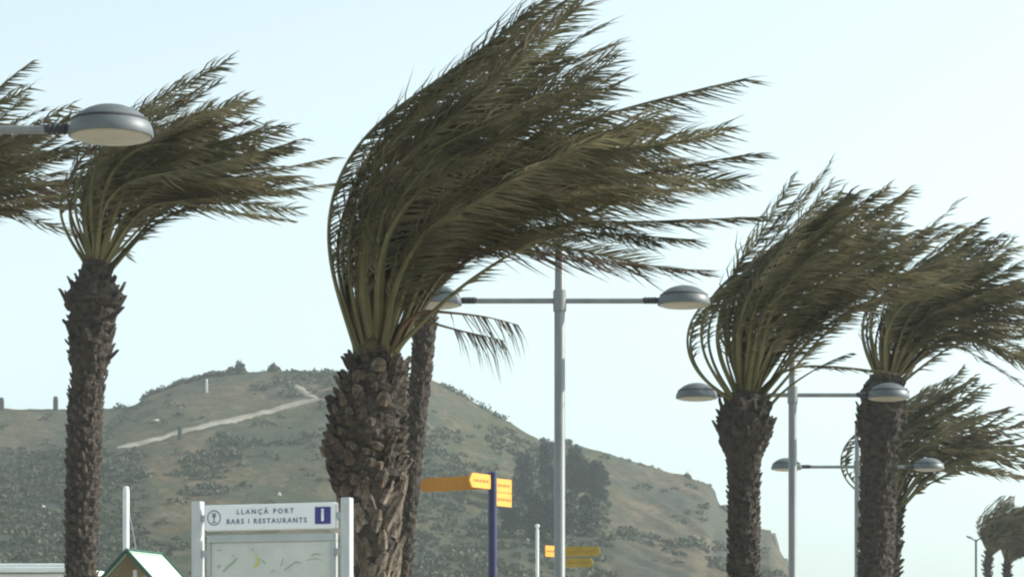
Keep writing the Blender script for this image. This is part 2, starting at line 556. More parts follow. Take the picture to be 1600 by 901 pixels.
chunks = []
cnt = 0
while cnt < 2600:
    x = random.uniform(-95, 48); y = random.uniform(Y0 + 15, YR - 1)
    z = terrain(x, y)
    if z < 2: continue
    px = 800 + x * F / y; py = HZ - (z - EYE) * F / y
    if px < -60 or px > 1260 or py > 930: continue
    cl = fbm(x * 0.05, y * 0.022, 33.0) + 0.5 * fbm(x * 0.17, y * 0.07, 35.0)
    dens = 0.02 + 1.9 * max(0.0, cl - 0.05)
    if px < 230 and py > 706: dens = 0.9
    if px < 200 and py < 700: dens = 0.03
    if px > 950: dens *= 0.35
    path_y = 702 + (px - 182) * (627 - 702) / (497 - 182)
    if 170 < px < 510 and abs(py - path_y) < 12: dens = 0.0
    if 940 > px > 640 and py > 800: dens = max(dens, 0.5)
    if random.random() > dens: continue
    r = random.uniform(0.4, 1.5) * (1.25 if random.random() < 0.15 else 1)
    chunks.append(clump_cloud((x, y, z - 0.1), r, r * random.uniform(0.45, 0.75), 44, 0.28 * r + 0.1))
    cnt += 1
# low growth along the skyline
for _ in range(460):
    px = random.uniform(-20, 1115) if random.random() < 0.7 else random.uniform(225, 365)
    xk = (px - 800) * YR / F
    y = YR - random.uniform(0, 2.0)
    xk = xk * y / YR
    if not 225 < px < 365 and fbm(xk * 0.12, 0, 40.0) < -0.08 + (0.25 if px < 215 else 0): continue
    r = random.uniform(0.18, 0.65) * (0.5 if px < 220 else 1) * (1.7 if 225 < px < 365 else 1.8 if 680 < px < 900 else 0.8)
    chunks.append(clump_cloud((xk, y, terrain(xk, y) - 0.1), r, r, 26, 0.3 * r + 0.08))
tag(tri_mesh('scrub', chunks, M['scrub']), 'low grey green scrub dotted over the hillside', 'scrub', kind='stuff')


def shrub(px, py_base, w_px, h_px, label, n=260, spike=False, D=None):
    p = hit(px, py_base) if D is None else at(px, py_base, D)
    s = F / p.y
    root = empty('shrub', (p.x, p.y, p.z - 0.15))
    tag(root, label, 'shrub', 'shrubs on the skyline of the hill')
    rw, h = w_px / s / 2, h_px / s + 0.15
    st = MB().tube([(0, 0, 0), (0.05 * rw, 0, h * 0.3), (0.1 * rw, 0, h * 0.6)], [0.12, 0.09, 0.05], 6)
    st.build('stem', M['tree_bark'], root)
    ch = []
    for k in range(7):
        a = random.uniform(0, 6.28); rr = random.uniform(0, 0.6) * rw
        hh = h * random.uniform(0.5, 1.0) * (1 - 0.5 * rr / rw) * (1.0 if not spike else (1 - 0.6 * abs(math.cos(a)) * rr / rw))
        ch.append(clump_cloud((rr * math.cos(a), rr * math.sin(a), 0.02), rw * 0.5, hh, n // 7, 0.28 * rw + 0.1))
    ch.append(clump_cloud((0.1 * rw, 0, 0.02), rw * 0.4, h, n // 6, 0.25 * rw + 0.1))
    tri_mesh('crown', ch, M['scrub'], root)
    return root


shrub(372, 583, 40, 21, 'largest pointed shrub on the hill skyline, above the white hillside pole', 340, True)
shrub(428, 580, 26, 15, 'round shrub on the hilltop skyline between the pointed shrub and the smallest one')
shrub(491, 580, 10, 9, 'smallest shrub on the hilltop, close to the thick palm trunk', 120)
shrub(221, 634, 9, 12, 'small upright shrub on the skyline where the hill begins to rise', 120)
shrub(848, 690, 16, 9, 'low shrub on the skyline just before the tall lamp pole', 140)
shrub(1074, 745, 15, 10, 'lone shrub on the bare shoulder of the hill near the cliff edge', 140)


def rock(px, py, w_px, h_px, label, mat='rock', D=None, group=None):
    p = hit(px, py) if D is None else at(px, py, D)
    s = F / p.y
    import bmesh
    bm = bmesh.new()
    bmesh.ops.create_icosphere(bm, subdivisions=3, radius=1.0)
    sd = random.uniform(0, 100)
    for v in bm.verts:
        d = 1 + (0.55 if mat == 'rock' else 0.3) * fbm(v.co.x * 1.1 + sd, v.co.y * 1.1, v.co.z * 1.1 + sd, 4)
        v.co *= d
        if mat != 'rock': v.co.z = max(-0.9, min(0.72 + 0.12 * v.co.x, v.co.z))
        v.co.x *= w_px / s / 2; v.co.y *= w_px / s / 2; v.co.z *= h_px / s / 2
    me = bpy.data.meshes.new('rock'); bm.to_mesh(me); bm.free()
    me.materials.append(M[mat])
    o = link('rock', me); o.location = (p.x, p.y, p.z)
    return tag(o, label, 'rock', group)


rock(436, 773, 8, 8, 'pale white boulder on the slope above the information board')
rock(68, 793, 7, 6, 'small pale stone on the green slope beside the slender palm trunk')
rock(243, 659, 16, 6, 'flat pale stone on the grass above the dirt track')
# dark rock ledges that end the nose of the hill
rock(1196, 858, 40, 64, 'upper dark rock crag at the seaward end of the hill', 'rock_dark', D=417)
rock(1216, 888, 36, 42, 'lower dark rock crag at the seaward foot of the hill', 'rock_dark', D=416)
rock(1131, 795, 22, 18, 'dark rock ledge under the cliff lip beside the palm trunk', 'rock_dark', D=418)


# conifers on the slope behind the lamp pole
def conifer(px, py_base, w_px, h_px, label):
    p = hit(px, py_base)
    s = F / p.y
    root = empty('conifer_tree', (p.x, p.y, p.z - 0.3))
    tag(root, label, 'tree', 'conifers on the hillside behind the lamp pole')
    h, w = h_px / s, w_px / s / 2
    tk = MB().tube([(0, 0, 0), (0.05, 0, h * 0.4), (0.0, 0, h * 0.9)], [0.22, 0.16, 0.04], 7)
    for k in range(9):
        z = h * random.uniform(0.2, 0.8); a = random.uniform(0, 6.28)
        r = w * (1 - z / h) * 0.9
        tk.tube([(0, 0, z), (r * math.cos(a), r * math.sin(a), z + 0.25 * r)], [0.06, 0.02], 5)
    o = tk.build('trunk', M['tree_bark'], root)
    o['kind'] = 'stuff'
    ch = []
    for k in range(80):
        f = random.random() ** 0.8
        z = h * (0.08 + 0.9 * f)
        prof = w * (0.45 + 0.55 * math.sin(math.pi * min(1, 0.22 + 0.78 * (1 - f)))) * (1 - f ** 3 * 0.75)
        a = random.uniform(0, 6.28); rr = prof * math.sqrt(random.random())
        cr = random.uniform(0.55, 1.0)
        P, A, B = clump_cloud((0, 0, 0), cr, cr * 0.8, 70, 0.34)
        P[:, 2] += (rng.random(len(P)) - 0.5) * cr
        P += np.array([rr * math.cos(a), rr * math.sin(a), z])
        ch.append((P, A, B))
    tri_mesh('crown', ch, M['conifer'], root)


TREES = [(822, 790, 44, 80, 'conifer first in the dark grove, next to the blue signpost'),
         (856, 784, 44, 94, 'conifer standing just before the lamp pole in the dark grove'),
         (900, 780, 46, 80, 'conifer rising just past the lamp pole in the dark grove'),
         (932, 794, 36, 74, 'conifer at the outer edge of the grove towards the bare cliff'),
         (838, 846, 50, 74, 'lower conifer above the slim white pole'),
         (880, 852, 52, 86, 'lower conifer right behind the lamp pole foot of the grove'),
         (918, 838, 44, 62, 'lower conifer above the small yellow direction signs'),
         (800, 828, 40, 50, 'small conifer low in the grove beside the blue signpost')]
for a in TREES:
    conifer(*a)


def hill_post(px, py0, py1, w_px, mat, label, name='post', D=None):
    p = hit(px, py1) if D is None else at(px, py1, D)
    s = F / p.y
    h, w = (py1 - py0) / s, w_px / s
    o = MB().box(-w / 2, w / 2, -w / 2, w / 2, -0.4, h * 0.8, 0.05 * w).lathe([(w * .36, h * .8), (w * .5, h * .86), (w * .5, h * .95), (w * .25, h)], 8)
    o = o.build(name, mat)
    o.location = p
    return tag(o, label, 'post')


hill_post(87, 618, 640, 7, M['post_dark'], 'dark post on the skyline next to the slender palm trunk')
hill_post(2, 621, 640, 8, M['post_dark'], 'dark post on the skyline at the picture edge')
hill_post(281, 666, 687, 6, M['post_dark'], 'brown post standing on the pale dirt track')
hill_post(323, 592, 613, 3.2, M['pole_white'], 'thin white pole on the hill below the skyline')


# ------------------------------------------------------------------ palms
WIND = np.array([1.0, 0.0, 0.16])
WIND /= np.linalg.norm(WIND)


def nrm(a):
    return a / np.maximum(1e-9, np.linalg.norm(a, axis=-1, keepdims=True))


def frond_arrays(base, L, th0, th1, ps0, ps1, n=70, start=0.2, leaf=0.42, lw=0.024, r0=0.034, roll=0.0, wind=0.55, droop=0.1, bend=(0.08, 0.62), out=(1, 0), sparse=1.0, gam=(40, 56)):
    s = np.linspace(0, 1, n + 1)
    k = np.clip((s - bend[0]) / (bend[1] - bend[0]), 0, 1)
    k = k * k * (3 - 2 * k)
    th = th0 + (th1 - th0) * k + 0.05 * np.sin(s * 7 + rng.random() * 6)
    th += np.clip(s - 0.7, 0, 1) * rng.uniform(-0.2, 0.45)
    ps = ps0 + (ps1 - ps0) * k
    T = np.stack([np.sin(th) * np.cos(ps), np.sin(ps), np.cos(th) * np.cos(ps)], 1)
    P = np.zeros((n + 1, 3))
    P[1:] = np.cumsum((T[1:] + T[:-1]) * 0.5 * (L / n), axis=0)
    P += np.array(base)
    side = np.array([-out[1], out[0], 0.0])
    S = nrm(side - (T @ side)[:, None] * T)
    Nn = np.cross(S, T)
    ro = roll * np.clip(s * 2.0, 0, 1)
    S, Nn = S * np.cos(ro)[:, None] + Nn * np.sin(ro)[:, None], -S * np.sin(ro)[:, None] + Nn * np.cos(ro)[:, None]
    r = r0 * (1 - s) ** 1.35 + 0.004
    r[0:3] *= np.array([1.5, 1.3, 1.12])
    V = np.empty(((n + 1) * 4, 3))
    V[0::4] = P + S * r[:, None]
    V[1::4] = P + Nn * (r * 0.7)[:, None]
    V[2::4] = P - S * r[:, None]
    V[3::4] = P - Nn * (r * 0.7)[:, None]
    Fc, mi = [], []
    for i in range(n):
        for q in range(4):
            q2 = (q + 1) % 4
            Fc.append((i * 4 + q, i * 4 + q2, i * 4 + 4 + q2, i * 4 + 4 + q)); mi.append(0)
    Fc.append((3, 2, 1, 0)); mi.append(0)
    vs = [V]
    nv = len(V)
    i0 = int(start * n)
    idx = np.arange(i0, n)
    for sg, q in ((1, 0), (-1, 2)):
        uu = (s[idx] - start) / (1 - start)
        ii = idx[rng.random(len(idx)) < sparse * (0.5 + 0.5 * np.clip(uu / 0.45, 0, 1))]
        m_ = len(ii)
        ss = s[ii]
        u = (ss - start) / (1 - start)
        ln = leaf * (0.35 + 0.65 * np.sin(math.pi * np.clip(0.12 + 0.80 * u, 0, 1))) * rng.uniform(0.55, 1.2, m_)
        ga = np.radians(gam[0] + (gam[1] - gam[0]) * u + rng.normal(0, 7, m_))
        d = sg * S[ii] * np.cos(ga)[:, None] + T[ii] * np.sin(ga)[:, None] + Nn[ii] * (0.30 + rng.normal(0, 0.12, m_))[:, None]
        d = nrm(d)
        w1 = np.clip(wind + rng.normal(0, 0.08, m_), 0, 0.85)[:, None]
        wv = WIND + rng.normal(0, 0.09, (m_, 3))
        d1 = nrm(d * (1 - w1 * 0.75) + wv * w1 * 0.75 + np.array([0, 0, -droop * 0.5]))
        d2 = nrm(d * (1 - w1) * 0.6 + wv * w1 * 1.15 + np.array([0, 0, -droop]))
        b0 = (V[ii * 4 + q] + V[ii * 4 + 4 + q]) * 0.5
        wd = T[ii] + rng.normal(0, 0.35, (m_, 3))
        wd = nrm(wd - np.sum(wd * d1, 1)[:, None] * d1)
        mid = b0 + d1 * (ln * 0.48)[:, None]
        tip = mid + d2 * (ln * 0.52)[:, None]
        L3 = np.empty((m_ * 3, 3))
        L3[0::3] = mid - wd * (lw * 0.5)
        L3[1::3] = mid + wd * (lw * 0.5)
        L3[2::3] = tip
        vs.append(L3)
        for j in range(m_):
            a = int(ii[j]) * 4 + q
            o_ = nv + j * 3
            Fc.append((a, a + 4, o_ + 1, o_)); mi.append(1)
            Fc.append((o_, o_ + 1, o_ + 2)); mi.append(1)
        nv += m_ * 3
    return np.concatenate(vs), Fc, mi


def frond_obj(parent, mats, name='frond', **kw):
    V, Fc, mi = frond_arrays(**kw)
    me = bpy.data.meshes.new(name)
    me.from_pydata(V.tolist(), [], Fc)
    for m_ in mats: me.materials.append(m_)
    me.polygons.foreach_set('material_index', np.asarray(mi, dtype=np.int32))
    me.update()
    return link(name, me, parent)


# leaf base: a thick, blunt, slightly hollow scale
def leaf_base_mesh(name, mat, w=0.14, h=0.2, th=0.05, sd=0, cut=None):
    r_ = random.Random(sd)
    rows = []
    for k, (f, wf, o, t) in enumerate([(0.0, 1.0, 0.0, 1.0), (0.4, 1.02, 0.014, 1.0), (0.75, 0.86, 0.032, 0.8), (1.0, 0.50, 0.05, 0.5)]):
        z = h * f
        ww = w * wf * 0.5 * r_.uniform(0.9, 1.1)
        oo = o * r_.uniform(0.8, 1.25)
        rows.append([(-ww, -oo + th * 0.1, z + r_.uniform(-.01, .01)), (0, -oo - th * t, z + r_.uniform(-.01, .015)), (ww, -oo + th * 0.1, z + r_.uniform(-.01, .01)), (0, -oo + th * 0.45, z)])
    V = [v for r1 in rows for v in r1]
    Fc = []
    for i in range(3):
        for q in range(4):
            q2 = (q + 1) % 4
            Fc.append((i * 4 + q, i * 4 + q2, i * 4 + 4 + q2, i * 4 + 4 + q))
    Fc.append((12, 13, 14, 15)); Fc.append((3, 2, 1, 0))
    me = bpy.data.meshes.new(name)
    me.from_pydata(V, [], Fc)
    me.materials.append(mat)
    if cut is not None:
        me.materials.append(cut)
        me.polygons[len(Fc) - 2].material_index = 1
    me.update()
    return me


LB = [leaf_base_mesh('leaf_base', M['leaf_base'], w=0.15, h=(0.2, 0.16, 0.22, 0.14, 0.18)[k], th=(0.05, 0.065, 0.04, 0.06, 0.05)[k], sd=k, cut=M['leaf_base_pale']) for k in range(5)]
LBP = [leaf_base_mesh('leaf_base', M['leaf_base_pale'], sd=k + 10) for k in range(3)]
LBD = [leaf_base_mesh('leaf_base', M['leaf_base_dark'], sd=k + 20) for k in range(4)]


def palm(label, D, axis, fronds, base_px, L, group='wind-blown palms along the promenade', stubs=None, scars=None, leaf=0.42, nseg=70, th0=(-22, 45), th1=(50, 94), base_r=0.16, seed=1,
         lw=0.024, psi=40, extra=None, spikes=None, plume=0.0, bark='bark', dry=0.045, wind=0.40, petiole=0.034, u_max=1.0, start=0.2, power=1.0):
    """axis: (px, py, half width px) from top down, measured in the photograph; the trunk goes on to the ground"""
    global rng
    rng = np.random.default_rng(seed)
    random.seed(seed)
    sc = D / F
    pts = [(at(px, py, D), hw * sc) for px, py, hw in axis]
    foot_x = pts[-1][0].x + (pts[-1][0].x - pts[-2][0].x) / max(1e-3, (pts[-2][0].z - pts[-1][0].z)) * pts[-1][0].z * 0.35
    pts.append((Vector((foot_x, D, 0.6)), pts[-1][1] * 1.0))
    pts.append((Vector((foot_x, D, -0.1)), pts[-1][1] * 1.25))
    root = empty('palm_tree', (foot_x, D, 0))
    tag(root, label, 'palm tree', group)
    O = Vector((foot_x, D, 0))
    zs = np.array([p.z for p, r in pts])[::-1]
    cx = np.array([p.x for p, r in pts])[::-1] - foot_x
    rr = np.array([r for p, r in pts])[::-1]
    # trunk: bumpy revolved column
    nz_ = max(40, int((zs[-1] - zs[0]) / 0.05)); nk = 28
    V = []
    for j in range(nz_ + 1):
        z = zs[0] + (zs[-1] - zs[0]) * j / nz_
        x0 = np.interp(z, zs, cx); r = np.interp(z, zs, rr)
        for k in range(nk):
            a = 2 * math.pi * k / nk
            rad = r * (0.90 + 0.10 * fbm(math.cos(a) * 2.2 + seed, math.sin(a) * 2.2, z * 5.5, 3) + 0.05 * math.sin(z * 46 + 2 * a))
            V.append((x0 + rad * math.cos(a), rad * math.sin(a), z))
    Fc = [(j * nk + k, j * nk + (k + 1) % nk, (j + 1) * nk + (k + 1) % nk, (j + 1) * nk + k) for j in range(nz_) for k in range(nk)]
    Fc.append(tuple(nz_ * nk + k for k in range(nk)))
    trunk = mesh('trunk', V, Fc, M[bark], root)

    def place(z, a, tilt, scale, zst=1.0, twist=0.0):
        x0 = float(np.interp(z, zs, cx)); r = float(np.interp(z, zs, rr)) * 0.86
        Mx = Matrix.Translation((x0 + r * math.cos(a), r * math.sin(a), z)) @ Matrix.Rotation(a + math.pi / 2, 4, 'Z') @ Matrix.Rotation(twist, 4, 'Y') @ Matrix.Rotation(tilt, 4, 'X') @ Matrix.Diagonal((scale, scale, scale * zst, 1))
        return Mx
    gold = math.pi * (3 - math.sqrt(5))
    if stubs:
        # stubs: (py_top, py_bottom, count, size, tilt deg, stretch, mesh kind)
        i = 0
        for (pt, pb, cnt_, size, tilt, zst, kind) in stubs:
            zt, zb = EYE + (HZ - pt) * sc, EYE + (HZ - pb) * sc
            for q in range(cnt_):
                z = zt + (zb - zt) * (q + 0.5) / cnt_
                a = i * gold; i += 1
                me = random.choice(kind)
                o = link('leaf_base', me, trunk)
                o.matrix_local = place(z - size * random.uniform(-0.2, 0.4), a + random.uniform(-.2, .2), R(tilt) * random.uniform(0.1, 1.7), size / 0.17 * random.uniform(0.65, 1.4), zst * random.uniform(0.6, 1.25), random.uniform(-.45, .45))
    for (py, a, size, tilt) in (spikes or []):
        o = link('leaf_base', random.choice(LBD), trunk)
        o.matrix_local = place(EYE + (HZ - py) * sc, a, R(tilt), size / 0.17, 1.3, random.uniform(-.3, .3))
    if scars:
        mb = MB()
        i = 0
        for (pt, pb, cnt_, size, tilt, zst) in scars:
            zt, zb = EYE + (HZ - pt) * sc, EYE + (HZ - pb) * sc
            for q in range(cnt_):
                z = zt + (zb - zt) * (q + random.random()) / cnt_
                a = i * gold + random.uniform(-.2, .2); i += 1
                Mx = place(z, a, R(tilt) * random.uniform(0.3, 1.7), size / 0.17 * random.uniform(0.6, 1.3), zst * random.uniform(0.7, 1.3), random.uniform(-.3, .3))
                me = LBD[i % 4]
                mb.add([Mx @ v.co for v in me.vertices], [tuple(p.vertices) for p in me.polygons])
        o = mb.build('leaf_scars', M['leaf_base_dark'], trunk)
        o['kind'] = 'stuff'
    # crown
    B = at(base_px[0], base_px[1], D) - O
    cb = MB().lathe([(base_r * 1.15, -0.22), (base_r * 1.05, 0.0), (base_r * 0.7, 0.22), (base_r * 0.35, 0.55), (0.02, 0.9)], 12, Matrix.Translation(B))
    crown = cb.build('crown', M['fibre'], root, smooth=True)
    for i in range(fronds):
        u = ((i + 0.5) / fronds) ** power * u_max
        # bearing on the stem: upwind fronds first, then round both sides to the lee
        sgn = 1 if i % 2 else -1
        beta = R(th0[0] + (th0[1] - th0[0]) * u + rng.normal(0, 5))
        lat = math.sin(math.pi * min(1, max(0, u * 0.9 + 0.05))) * 0.9 + 0.1
        ps0 = sgn * R(psi) * lat * rng.uniform(0.05, 0.85)
        ps1 = ps0 * rng.uniform(0.2, 0.75) + rng.normal(0, 0.05)
        t1 = R(th1[0] + (th1[1] - th1[0]) * u ** 1.1 + rng.normal(0, 5 + 6 * min(1.0, u * 2)))
        ca_ = math.atan2(math.sin(ps0) * 1.0, math.sin(beta) if abs(math.sin(beta)) > 0.05 else 0.05)
        out = (math.cos(ca_), math.sin(ca_))
        br = base_r * rng.uniform(0.5, 1.05)
        base = (B.x + br * (math.sin(beta) / 0.75 + rng.normal(0, 0.15)), B.y + br * math.sin(ps0) * 1.4, B.z + rng.uniform(-0.12, 0.12) - 0.1 * abs(math.sin(beta)))
        isdry = rng.random() < dry
        frond_obj(crown, [M['rachis_dry'], M['leaflet_dry']] if isdry else [M['rachis'], M['leaflet']], base=base, L=L * (1.0 + plume * math.cos(2 * math.pi * u)) * rng.uniform(0.82, 1.10), th0=beta, th1=t1, ps0=ps0, ps1=ps1, n=nseg, leaf=leaf * rng.uniform(0.85, 1.1), lw=lw,
                  roll=rng.normal(0, 0.55), out=out, wind=wind * rng.uniform(0.8, 1.15), start=start * rng.uniform(0.8, 1.3), r0=petiole,
                  bend=(0.06 + 0.05 * rng.random() + 0.12 * u, rng.uniform(0.54, 0.74)), sparse=rng.uniform(0.7, 0.95))
    for kw in (extra or []):
        kw = dict(kw)
        bp = kw.pop('base_px')
        dp = kw.pop('depth', 0.0)
        isdry = kw.pop('dry', False)
        p = at(bp[0], bp[1], D) - O
        kw.setdefault('n', nseg); kw.setdefault('leaf', leaf); kw.setdefault('lw', lw); kw.setdefault('r0', petiole)
        for q in ('th0', 'th1', 'ps0', 'ps1'):
            kw[q] = R(kw.get(q, 0))
        frond_obj(crown, [M['rachis_dry'], M['leaflet_dry']] if isdry else [M['rachis'], M['leaflet']], base=(p.x, p.y + dp, p.z), **kw)
    return root


# the big palm in the middle
palm('largest palm, thick shaggy trunk of old leaf bases behind the information board', 21.0,
     [(589, 545, 26), (589, 560, 38), (585, 585, 49), (578, 620, 58), (573, 660, 64), (571, 705, 65), (573, 750, 59), (577, 790, 51), (581, 840, 42), (584, 900, 36)],
     66, (589, 560), 3.38, plume=0.11, nseg=168, lw=0.012, leaf=0.46, seed=4, base_r=0.17, th0=(-16, 25), th1=(57, 82), psi=38,
     petiole=0.027, stubs=[(562, 772, 226, 0.105, 14, 0.8, LB), (772, 930, 74, 0.095, 5, 2.0, LBP)],
     extra=[dict(base_px=(612, 560), depth=-0.15, L=1.25, th0=18, th1=98, ps0=-8, bend=(0.1, 0.5), leaf=0.46, n=90, lw=0.006, wind=0.14, droop=1.5, start=0.55, sparse=0.42, dry=True, r0=0.034),
            dict(base_px=(610, 558), depth=0.1, L=1.15, th0=20, th1=104, ps0=6, bend=(0.1, 0.5), leaf=0.42, n=80, lw=0.006, wind=0.10, droop=1.9, start=0.6, sparse=0.4, dry=True, r0=0.028),
            dict(base_px=(618, 552), depth=-0.15, L=2.5, th0=47, th1=66, ps0=-8, ps1=-4, bend=(0.0, 0.9), leaf=0.36, n=52, wind=0.25, start=0.25, sparse=0.8),
            dict(base_px=(615, 556), depth=0.1, L=3.6, th0=30, th1=88, ps0=10, ps1=4, bend=(0.0, 0.7), leaf=0.4, wind=0.45, start=0.3, sparse=0.85),
            dict(base_px=(560, 556), depth=-0.1, L=4.1, th0=-15, th1=54, ps0=-6, ps1=2, leaf=0.4, wind=0.5, start=0.16),
            dict(base_px=(556, 556), depth=0.1, L=3.9, th0=-13, th1=52, ps0=6, ps1=2, leaf=0.4, wind=0.5, start=0.16)])

# slender palm leaning behind it
palm('slender leaning dark trunk of the palm just behind the thick palm', 36.0,
     [(668, 468, 16), (667, 486, 19), (663, 530, 18.5), (656, 600, 18), (648, 680, 17), (640, 760, 16.5), (632, 850, 16), (628, 900, 16)],
     40, (668, 470), 2.5, seed=5, base_r=0.12, th0=(-12, 22), th1=(46, 70), psi=30, nseg=46, lw=0.03,
     scars=[(486, 940, 420, 0.06, 10, 0.9)])

# left palms
palm('tall palm at the left whose trunk swells below the crown, between the posts and hut', 32.0,
     [(150, 408, 22), (149, 428, 27), (148, 446, 38), (147, 466, 50), (145, 486, 41), (142, 510, 38), (141, 550, 36), (139, 578, 29), (134, 630, 28.5), (131, 700, 28), (129, 780, 27.5), (127, 860, 26), (127, 905, 26)],
     54, (149, 415), 3.0, seed=9, base_r=0.15, th0=(-18, 42), th1=(58, 90), psi=40, nseg=104, lw=0.018, leaf=0.42, petiole=0.03,
     stubs=[(425, 560, 86, 0.095, 18, 1.0, LBD)], scars=[(555, 940, 420, 0.065, 10, 0.9)], spikes=[(482, -0.1, 0.13, 30), (497, -0.4, 0.14, 48), (562, -0.2, 0.12, 42), (470, 3.1, 0.12, 22), (480, 3.5, 0.12, 18), (448, 3.3, 0.09, 15), (456, 0.3, 0.11, 20)],
     extra=[dict(base_px=(138, 420), L=3.0, th0=-30, th1=66, ps0=-5, bend=(0.08, 0.6), wind=0.4, start=0.25, sparse=0.7, leaf=0.3),
            dict(base_px=(140, 420), depth=0.1, L=3.0, th0=-24, th1=64, ps0=7, bend=(0.1, 0.6), wind=0.4, start=0.25, sparse=0.7, leaf=0.3),
            dict(base_px=(160, 418), L=3.5, th0=34, th1=83, ps0=-8, bend=(0.0, 0.5), wind=0.4, start=0.3, sparse=0.8, leaf=0.3),
            dict(base_px=(158, 418), L=3.45, th0=26, th1=80, ps0=8, bend=(0.0, 0.6), wind=0.4, start=0.3, sparse=0.9, leaf=0.34)])
palm('palm standing beyond the left picture edge with only its crown reaching in', 33.0,
     [(-175, 450, 24), (-178, 475, 42), (-184, 520, 38), (-196, 580, 30), (-200, 760, 27), (-202, 900, 27)],
     40, (-175, 455), 3.4, u_max=0.9, seed=12, base_r=0.15, th0=(-8, 40), th1=(58, 82), psi=36, nseg=104, lw=0.018, leaf=0.42, petiole=0.03,
     scars=[(440, 900, 200, 0.11, 20, 0.8)])

# right palms
palm('palm with a round knob of cut leaf bases under its crown, beside the cliff', 32.6,
     [(1165, 612, 24), (1165, 624, 34), (1164, 645, 45), (1163, 668, 47), (1163, 690, 41), (1162, 712, 31), (1162, 740, 27), (1162, 800, 26.5), (1162, 860, 27), (1162, 905, 27)],
     50, (1165, 620), 3.15, seed=23, base_r=0.16, th0=(-22, 36), th1=(45, 60), psi=40, nseg=108, lw=0.018, leaf=0.42, petiole=0.03,
     stubs=[(622, 706, 96, 0.09, 16, 0.8, LBD)], scars=[(700, 940, 360, 0.06, 12, 0.8)],
     spikes=[(672, 3.2, 0.10, 25), (668, -0.1, 0.10, 20), (690, -0.3, 0.10, 18)],
     extra=[dict(base_px=(1140, 625), depth=-0.15, L=3.3, th0=-54, th1=62, ps0=-4, bend=(0.02, 0.6), wind=0.42, start=0.28, leaf=0.3, sparse=0.8),
            dict(base_px=(1142, 624), depth=0.15, L=3.4, th0=-48, th1=58, ps0=5, bend=(0.04, 0.55), wind=0.42, start=0.22, leaf=0.34, sparse=0.8),
            dict(base_px=(1145, 624), depth=-0.2, L=3.4, th0=-42, th1=58, ps0=-10, bend=(0.04, 0.58), wind=0.42, start=0.22, leaf=0.34, sparse=0.8),
            dict(base_px=(1146, 622), depth=0.2, L=3.5, th0=-36, th1=54, ps0=12, bend=(0.04, 0.58), wind=0.42, start=0.22, leaf=0.34, sparse=0.8),
            dict(base_px=(1148, 622), depth=0.1, L=3.4, th0=-30, th1=56, ps0=6, bend=(0.02, 0.6), wind=0.45, start=0.25, leaf=0.32, sparse=0.9),
            dict(base_px=(1150, 620), depth=-0.1, L=3.5, th0=-24, th1=54, ps0=-8, bend=(0.02, 0.6), wind=0.45, start=0.22, leaf=0.34),
            dict(base_px=(1178, 620), L=3.5, th0=24, th1=62, ps0=-6, bend=(0.05, 0.6), wind=0.4, start=0.25, leaf=0.42, sparse=0.85),
            dict(base_px=(1178, 620), depth=0.1, L=3.4, th0=28, th1=68, ps0=6, bend=(0.05, 0.6), wind=0.4, start=0.25, leaf=0.42, sparse=0.85),
            dict(base_px=(1176, 620), depth=-0.1, L=3.4, th0=20, th1=60, ps0=-12, bend=(0.05, 0.6), wind=0.4, start=0.25, leaf=0.42, sparse=0.85),
            dict(base_px=(1180, 620), L=1.9, th0=38, th1=93, ps0=-4, bend=(0.0, 0.5), wind=0.4, start=0.35, leaf=0.25, sparse=0.9),
            dict(base_px=(1198, 640), L=1.3, th0=42, th1=66, ps0=-10, bend=(0.0, 0.9), wind=0.3, start=0.6, leaf=0.18, sparse=0.5)])
palm('thick-trunked palm directly behind the third street lamp head', 40.4,
     [(1383, 585, 26), (1381, 606, 36), (1378, 640, 41), (1377, 670, 41), (1375, 695, 34), (1373, 730, 31), (1371, 800, 31), (1369, 860, 30), (1368, 905, 30)],
     58, (1384, 592), 3.0, seed=31, base_r=0.17, th0=(-16, 50), th1=(48, 92), psi=40, nseg=92, lw=0.021, leaf=0.44, petiole=0.032,
     stubs=[(600, 700, 80, 0.10, 15, 0.9, LBD)], scars=[(695, 940, 380, 0.07, 12, 0.8)],
     extra=[dict(base_px=(1372, 592), L=2.6, th0=-26, th1=40, ps0=-4, wind=0.4, start=0.3, leaf=0.26, sparse=0.7)])
palm('palm half hidden behind the thick-trunked palm, crown low at the frame edge', 57.0,
     [(1394, 782, 13), (1394, 796, 18), (1393, 820, 17), (1392, 850, 16), (1391, 905, 15.5)],
     56, (1394, 790), 3.6, seed=41, base_r=0.15, th0=(-34, 50), th1=(48, 92), psi=36, nseg=40, lw=0.045, leaf=0.44, petiole=0.034,
     scars=[(796, 940, 160, 0.13, 24, 0.8)],
     extra=[dict(base_px=(1388, 792), L=3.9, th0=-66, th1=60, ps0=-4, bend=(0.12, 0.66), wind=0.4, start=0.25, leaf=0.3, sparse=0.8),
            dict(base_px=(1388, 790), L=3.8, th0=-58, th1=58, ps0=6, bend=(0.12, 0.62), wind=0.4, start=0.25, leaf=0.3, sparse=0.8),
            dict(base_px=(1388, 786), L=3.8, th0=-48, th1=55, ps0=-10, bend=(0.12, 0.6), wind=0.4, start=0.25, leaf=0.3, sparse=0.8)])
palm('distant small palm beside the thin far street lamp', 114.0,
     [(1545, 850, 3), (1545, 862, 5), (1544, 876, 7), (1543, 886, 7), (1543, 894, 5), (1543, 905, 5)],
     46, (1547, 858), 2.9, start=0.1, seed=51, base_r=0.14, th0=(-34, 60), th1=(44, 112), psi=40, nseg=34, lw=0.06, leaf=0.6, petiole=0.045,
     scars=[(860, 930, 70, 0.15, 24, 0.8)])
